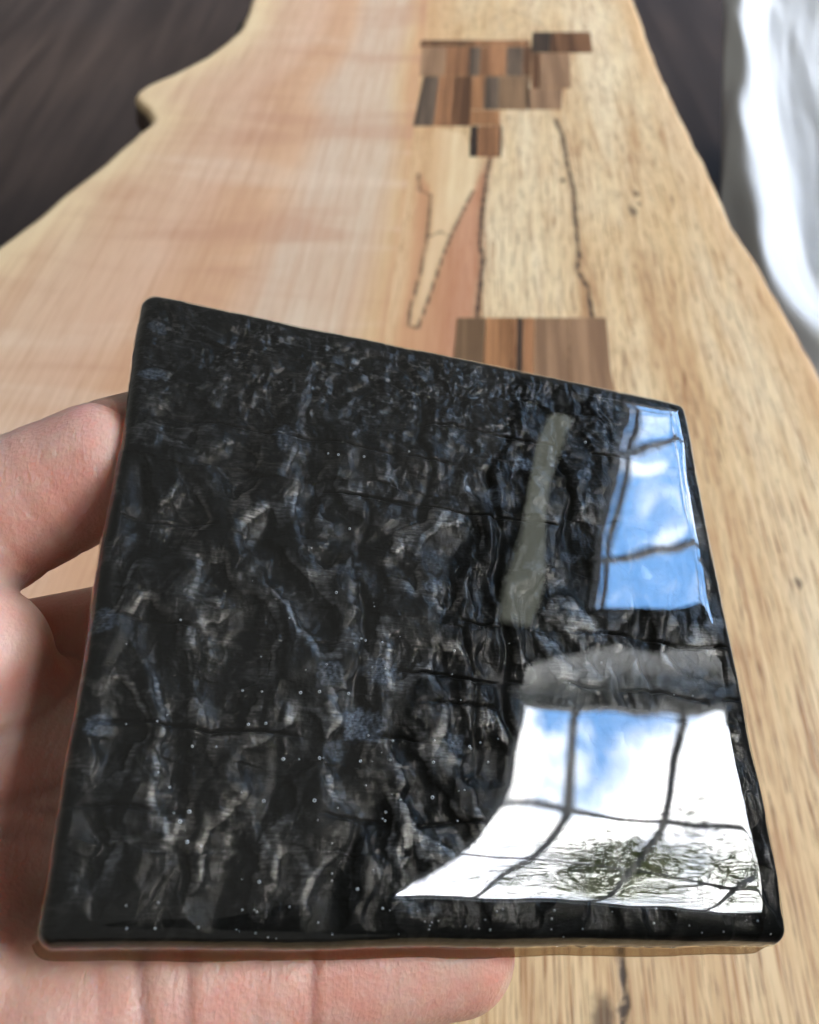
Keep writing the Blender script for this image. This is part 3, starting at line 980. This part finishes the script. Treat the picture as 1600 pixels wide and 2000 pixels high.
loop = np.concatenate([idx[0, :], idx[1:, -1], idx[-1, -2::-1], idx[-2:0:-1, 0]])
rings = [P]; prev = loop
cc = [colr.reshape(-1, 3)]
nrim = pn(P[loop][:, 0] / 1.3, P[loop][:, 1] / 1.3, 261)
for i, zz in enumerate((-4.4, -5.4, -6.4, -7.4, -8.3)):
    r_ = P[loop].copy()
    nz = pn(r_[:, 0] / 1.8 + i * 7.7, r_[:, 1] / 1.8, 262) * 0.3
    r_[:, 2] = zz
    r_[:, 0] += np.sign(r_[:, 0] - TW / 2) * nz * (np.abs(r_[:, 0] - TW / 2) > TW / 2 - 3)
    r_[:, 1] += np.sign(r_[:, 1] - TH_ / 2) * nz * (np.abs(r_[:, 1] - TH_ / 2) > TH_ / 2 - 3)
    st = sum(len(x) for x in rings)
    rings.append(r_); cc.append(np.full((len(r_), 3), .009) + .012 * np.clip(nz, 0, 1)[:, None])
    cur = np.arange(st, st + len(loop)); q = np.arange(len(loop)); q2 = (q + 1) % len(loop)
    faces = np.concatenate([faces, np.stack([prev[q], cur[q], cur[q2], prev[q2]], 1)])
    prev = cur
me = mesh_np('charred_wood', np.concatenate(rings) * MM, faces)
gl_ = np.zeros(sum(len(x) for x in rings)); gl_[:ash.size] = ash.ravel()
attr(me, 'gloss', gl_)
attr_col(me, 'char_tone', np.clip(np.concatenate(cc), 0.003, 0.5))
k = NT('charred_wood')
ca = k.attr('char_tone', 'Color')
o = k.obj()
fg = k.noise(k.mapping(o, (900, 4200, 900)), 1.0, 4, 0.65)
gr = k.noise(o, 5200, 3, 0.7)
cm = k.math('MULTIPLY_ADD', k.sstep(fg, 0.3, 0.7), 0.9, 0.5)
vm = k.n('ShaderNodeVectorMath', operation='SCALE')
k.L(ca, vm.inputs[0]); k.L(cm, vm.inputs['Scale'])
k.principled(vm.outputs[0], 0.31, k.bump(k.math('ADD', fg, k.math('MULTIPLY', gr, 0.5)), 0.6, 0.00006), k.math('MULTIPLY_ADD', k.attr('gloss'), 0.42, 0.062), **{'Specular Tint': (1.0, 0.90, 0.78, 1)})
M_char = k.m
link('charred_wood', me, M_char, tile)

# --- raw wood back of the tile
k = NT('raw_wood_back')
g = k.noise(k.mapping(k.obj(), (40, 900, 900)), 1.0, 4)
k.principled(k.mix(k.sstep(g, 0.35, 0.65), srgb(150, 112, 74), srgb(186, 148, 104)), 0.6, None, 0.3)
bx = boxes_mesh('wood_back', [(INS + .6, TW - INS - .6, INS + .6, TH_ - INS - .6, -9.15, -8.32)])
bx.transform(Matrix.Scale(MM, 4))
link('wood_back', bx, k.m, tile)

# --- bubbles trapped in the resin
bm = bmesh.new()
rb = random.Random(12)
spots = []
for (px, py) in ((642, 884), (662, 886), (684, 1031), (566, 1206), (901, 1367), (474, 1348), (512, 1350), (588, 1352), (625, 1350), (682, 1354), (520, 1412), (486, 1414), (327, 1396), (376, 1457), (423, 1458), (554, 1482), (585, 1483), (625, 1480), (632, 1480), (705, 1486), (763, 1484), (332, 1537), (516, 1564), (660, 1578), (715, 1534), (615, 1563), (754, 1586), (340, 1588), (370, 1585), (352, 1604), (621, 1602), (753, 1603), (367, 1645), (394, 1652), (508, 1722), (650, 1706), (700, 1736), (247, 1768), (310, 1762), (366, 1644), (205, 1058), (800, 880), (712, 890), (889, 1270), (715, 1250), (732, 1184), (658, 1156), (1145, 862), (846, 1557), (848, 1488), (955, 1488)):
    spots.append((*px_uv(px, py), rb.uniform(.09, .24)))
for i in range(28):
    spots.append((rb.uniform(6, 96), rb.choice([24.6, 24.9, 34.4, 14.6, 38.1]) + rb.gauss(0, .25), rb.uniform(.09, .17)))
for i in range(50):
    spots.append((rb.uniform(3, 97), rb.uniform(2, 60) * rb.random() ** .5 + 1.2, rb.uniform(.04, .13)))
for i in range(40):
    spots.append((rb.uniform(4, 97), rb.uniform(1.0, 4.6), rb.uniform(.07, .15)))
su = np.array([q[0] for q in spots]); sv = np.array([q[1] for q in spots]); sr = np.array([q[2] for q in spots])
sw = resin_height(su, sv) - sr - 0.05
for u_, v_, r_, w_ in zip(su, sv, sr, sw):
    bmesh.ops.create_icosphere(bm, subdivisions=2, radius=r_ * MM, matrix=Matrix.Translation(Vector((u_, v_, w_)) * MM))
for f_ in bm.faces: f_.smooth = True
me = bpy.data.meshes.new('bubbles'); bm.to_mesh(me); bm.free()
k = NT('bubble')
lw = k.n('ShaderNodeLayerWeight'); lw.inputs[0].default_value = 0.5
tr = k.n('ShaderNodeBsdfTransparent'); gl = k.n('ShaderNodeBsdfPrincipled'); gl.inputs['Roughness'].default_value = 0.2
gl.inputs[0].default_value = (.75, .77, .78, 1)
mx = k.n('ShaderNodeMixShader')
k.L(k.math('MULTIPLY_ADD', k.math('POWER', lw.outputs['Facing'], 1.5), .7, .22, clamp=True), mx.inputs[0])
k.L(tr.outputs[0], mx.inputs[1]); k.L(gl.outputs[0], mx.inputs[2]); k.L(mx.outputs[0], k.out.inputs[0])
bo = link('bubbles', me, k.m, tile)
bo['kind'] = 'stuff'
tag(tile, 'square black charred wood tile under glossy clear resin held in the hand', 'tile')

# ================================================================== HAND


def j_d(px, py, depth, r):
    return np.array([(px - 800) / F_PX * depth, (py - 1000) / F_PX * depth, depth, r])


def j_w(px, py, w, r):
    d = np.array([(px - 800) / F_PX, (py - 1000) / F_PX, 1.0])
    t = (ORG_C @ N_C * 1000 + w) / (d @ N_C)
    return np.array([*(d * t), r])


chains = [
    [j_w(890, 1862, -18.4, 8.3), j_w(640, 1893, -19.6, 9.2), j_w(330, 1935, -20.6, 10.2), j_w(120, 1985, -23, 11.5), j_d(-150, 2040, 118, 16)],           # little finger
    [j_w(980, 1640, -18, 8.4), j_w(700, 1660, -20, 9.2), j_w(350, 1690, -22, 10), j_d(-60, 1680, 130, 14)],
    [j_w(900, 1390, -18, 8.4), j_w(650, 1430, -20, 9.2), j_w(300, 1480, -24, 10), j_d(-60, 1500, 134, 14)],
    [j_w(700, 1150, -18.5, 8.4), j_w(520, 1190, -21, 9), j_d(200, 1255, 147, 9.6), j_d(60, 1285, 146, 9.8), j_d(-140, 1350, 140, 13)],                      # index finger
    [j_w(360, 845, -19, 9.0), j_d(195, 915, 133, 10.1), j_d(50, 983, 132, 10.7), j_d(-90, 1050, 131, 12.2), j_d(-260, 1200, 128, 17)],                      # thumb
    [j_d(-62, 1292, 122, 11.4), j_d(-26, 1480, 126.5, 15.5), j_d(-55, 1710, 121, 14.2), j_d(-108, 1900, 107, 12.2), j_d(-125, 2150, 105, 13)],                  # heel of the hand
    [j_d(60, 1480, 131, 15), j_d(45, 1700, 125, 15), j_d(0, 1950, 122, 15)],
    [j_d(-150, 1400, 132, 17), j_d(-180, 1700, 124, 18), j_d(-260, 1950, 120, 18)],
    [j_d(-260, 1350, 136, 22), j_d(-520, 1600, 140, 25), j_d(-900, 1800, 150, 27)],
]
segs = []
for ch in chains:
    for a, b in zip(ch[:-1], ch[1:]):
        segs.append((a.astype(np.float32), b.astype(np.float32)))


def cone(P, a, b):
    """signed distance to a capsule whose radius runs from a to b"""
    ab = b[:3] - a[:3]
    t = np.clip(((P - a[:3]) @ ab) / (ab @ ab), 0, 1)
    d = np.sqrt(((P - a[:3] - t[:, None] * ab) ** 2).sum(1))
    t2 = t * t * (3 - 2 * t)
    return d - (a[3] + (b[3] - a[3]) * (0.5 * t + 0.5 * t2))


creases = []


def crease(chain, i, t, depth, sig):
    a, b = chains[chain][i], chains[chain][i + 1]
    c = a + (b - a) * t
    creases.append((c[:3], (b[:3] - a[:3]) / np.linalg.norm(b[:3] - a[:3]), c[3], depth, sig))


crease(0, 1, .16, .55, .55); crease(0, 1, .22, .2, .5); crease(0, 1, .90, .5, .6); crease(0, 2, .14, .6, .6); crease(0, 1, .97, .25, .5)
crease(0, 1, .05, .12, .5); crease(0, 1, .5, .10, .6); crease(0, 2, .5, .2, .6); crease(0, 0, .6, .08, .5)
crease(4, 0, .86, .6, .55); crease(4, 0, .95, .2, .5); crease(4, 1, .35, .12, .6); crease(4, 1, .7, .14, .5); crease(4, 2, .2, .2, .6); crease(4, 2, .6, .16, .6); crease(3, 1, .85, .4, .5)
crease(5, 0, .35, .3, .6); crease(5, 0, .9, .35, .7); crease(5, 1, .5, .3, .6); crease(5, 2, .4, .3, .6)


def crease_amount(P):
    t = np.zeros(len(P))
    for c, dr, r, dep, sig in creases:
        v = P - c
        s_ = v @ dr
        rad = np.sqrt(np.maximum((v ** 2).sum(1) - s_ ** 2, 0))
        s_ = s_ + 0.35 * np.sin(rad * 1.1 + v[:, 0] * .35)
        t = np.maximum(t, dep * 1.6 * np.exp(-(s_ / (sig * 1.3)) ** 2) * (rad < r + 3))
    return np.clip(t, 0, 1)


def hand_sdf(P, detail=True):
    groups = {}
    res = None
    gi = 0
    for ci, ch in enumerate(chains):
        dc = None
        for a, b in zip(ch[:-1], ch[1:]):
            d = cone(P, a, b)
            dc = d if dc is None else np.minimum(dc, d)
        if res is None:
            res = dc
        else:
            kk = 3.2
            hh = np.clip(0.5 + 0.5 * (res - dc) / kk, 0, 1)
            res = res * (1 - hh) + dc * hh - kk * hh * (1 - hh)
    if detail:
        for c, dr, r, dep, sig in creases:
            v = P - c
            s_ = v @ dr
            rad = np.sqrt(np.maximum((v ** 2).sum(1) - s_ ** 2, 0))
            s_ = s_ + 0.35 * np.sin(rad * 1.1 + v[:, 0] * .35)
            res = res + dep * np.exp(-(s_ / sig) ** 2) * (rad < r + 3)
    return res


# surface nets on a coarse grid, then projected on to the exact surface
vox = 0.85
lo = np.array([-150, -35, 86], np.float32); hi = np.array([32, 92, 182], np.float32)
nn = ((hi - lo) / vox).astype(int) + 1
gx = [lo[i] + vox * np.arange(nn[i], dtype=np.float32) for i in range(3)]
D = np.empty(nn, np.float32)
for i in range(nn[0]):
    yy, zz = np.meshgrid(gx[1], gx[2], indexing='ij')
    Pp = np.stack([np.full(yy.size, gx[0][i], np.float32), yy.ravel(), zz.ravel()], 1)
    D[i] = hand_sdf(Pp, False).reshape(nn[1], nn[2])
D[0] = 1; D[-1] = np.maximum(D[-1], .1); D[:, 0] = np.maximum(D[:, 0], .1); D[:, -1] = np.maximum(D[:, -1], .1); D[:, :, 0] = np.maximum(D[:, :, 0], .1); D[:, :, -1] = np.maximum(D[:, :, -1], .1)
ins = D < 0
c8 = sum(ins[a:nn[0] - 1 + a, b:nn[1] - 1 + b, c:nn[2] - 1 + c].astype(np.int8) for a in (0, 1) for b in (0, 1) for c in (0, 1))
act = (c8 > 0) & (c8 < 8)
vid = np.full(act.shape, -1, np.int64)
ii = np.argwhere(act)
vid[act] = np.arange(len(ii))
HV = lo + (ii + 0.5) * vox
HF = []
for axn in range(3):
    s0 = [slice(1, -1)] * 3; s1 = [slice(1, -1)] * 3
    s0[axn] = slice(0, -1); s1[axn] = slice(1, None)
    A_, B_ = ins[tuple(s0)], ins[tuple(s1)]
    ch_ = np.argwhere(A_ != B_)
    off = np.array([1, 1, 1]); off[axn] = 0
    e = ch_ + off
    o1, o2 = [(1, 2), (2, 0), (0, 1)][axn]
    d1 = np.zeros(3, int); d1[o1] = 1; d2 = np.zeros(3, int); d2[o2] = 1
    g4 = [vid[tuple((e - d1 - d2).T)], vid[tuple((e - d2).T)], vid[tuple(e.T)], vid[tuple((e - d1).T)]]
    qd = np.stack(g4, 1)
    flip = ~A_[tuple(ch_.T)]
    qd[flip] = qd[flip][:, ::-1]
    HF.append(qd)
HF = np.concatenate(HF)
HF = HF[(HF >= 0).all(1)]
HV = HV.astype(np.float64)
for it in range(7):
    # relax, then project
    if it < 4:
        acc = np.zeros_like(HV); cnt = np.zeros(len(HV))
        for a, b in ((0, 1), (1, 2), (2, 3), (3, 0)):
            np.add.at(acc, HF[:, a], HV[HF[:, b]]); np.add.at(cnt, HF[:, a], 1)
            np.add.at(acc, HF[:, b], HV[HF[:, a]]); np.add.at(cnt, HF[:, b], 1)
        HV = HV * 0.4 + 0.6 * acc / np.maximum(cnt, 1)[:, None]
    eps = 0.05
    det = it >= 4
    d0 = hand_sdf(HV, det)
    gr_ = np.stack([hand_sdf(HV + np.eye(3)[i] * eps, False) - hand_sdf(HV - np.eye(3)[i] * eps, False) for i in range(3)], 1) / (2 * eps)
    gr_ /= np.linalg.norm(gr_, axis=1)[:, None] + 1e-6
    inner_ = (HV > lo + 1.6).all(1) & (HV < hi - 1.6).all(1)
    HV -= np.where(inner_, np.clip(d0, -1, 1), 0)[:, None] * gr_
HWm = (HV * MM) @ RC.T + CAM
hand_loc = HWm.mean(0)
k = NT('skin')
o = k.obj()
mot = k.noise(o, 95, 5, 0.6)
mot2 = k.noise(o, 260, 3, 0.5)
por = k.n('ShaderNodeTexVoronoi'); k.L(o, por.inputs['Vector']); por.inputs['Scale'].default_value = 1500
lines = k.noise(k.mapping(o, (1500, 420, 700), (0.2, 0.1, 0.3)), 1.0, 4, 0.65, 0.8)
col = k.mix(k.sstep(mot, 0.35, 0.68), (0.565, 0.36, 0.295, 1), (0.57, 0.275, 0.22, 1))
col = k.mix(k.math('MULTIPLY', k.sstep(mot2, 0.55, 0.75), 0.3), col, (0.62, 0.43, 0.36, 1))
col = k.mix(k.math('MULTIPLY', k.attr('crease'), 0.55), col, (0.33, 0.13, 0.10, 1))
hgt = k.math('ADD', k.math('MULTIPLY', por.outputs[0], 0.5), k.math('MULTIPLY', lines, 0.9))
p = k.principled(col, 0.42, k.bump(hgt, 0.6, 0.00026), 0.4, **{'Subsurface Weight': 0.8, 'Subsurface Scale': 0.0075})
p.inputs['Subsurface Radius'].default_value = (1.0, 0.32, 0.17)
hme = mesh_np('hand', HWm - hand_loc, HF)
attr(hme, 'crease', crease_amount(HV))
hand = link('hand', hme, k.m)
hand.location = hand_loc
tag(hand, 'bare left hand, palm up, holding the black tile from below', 'hand')
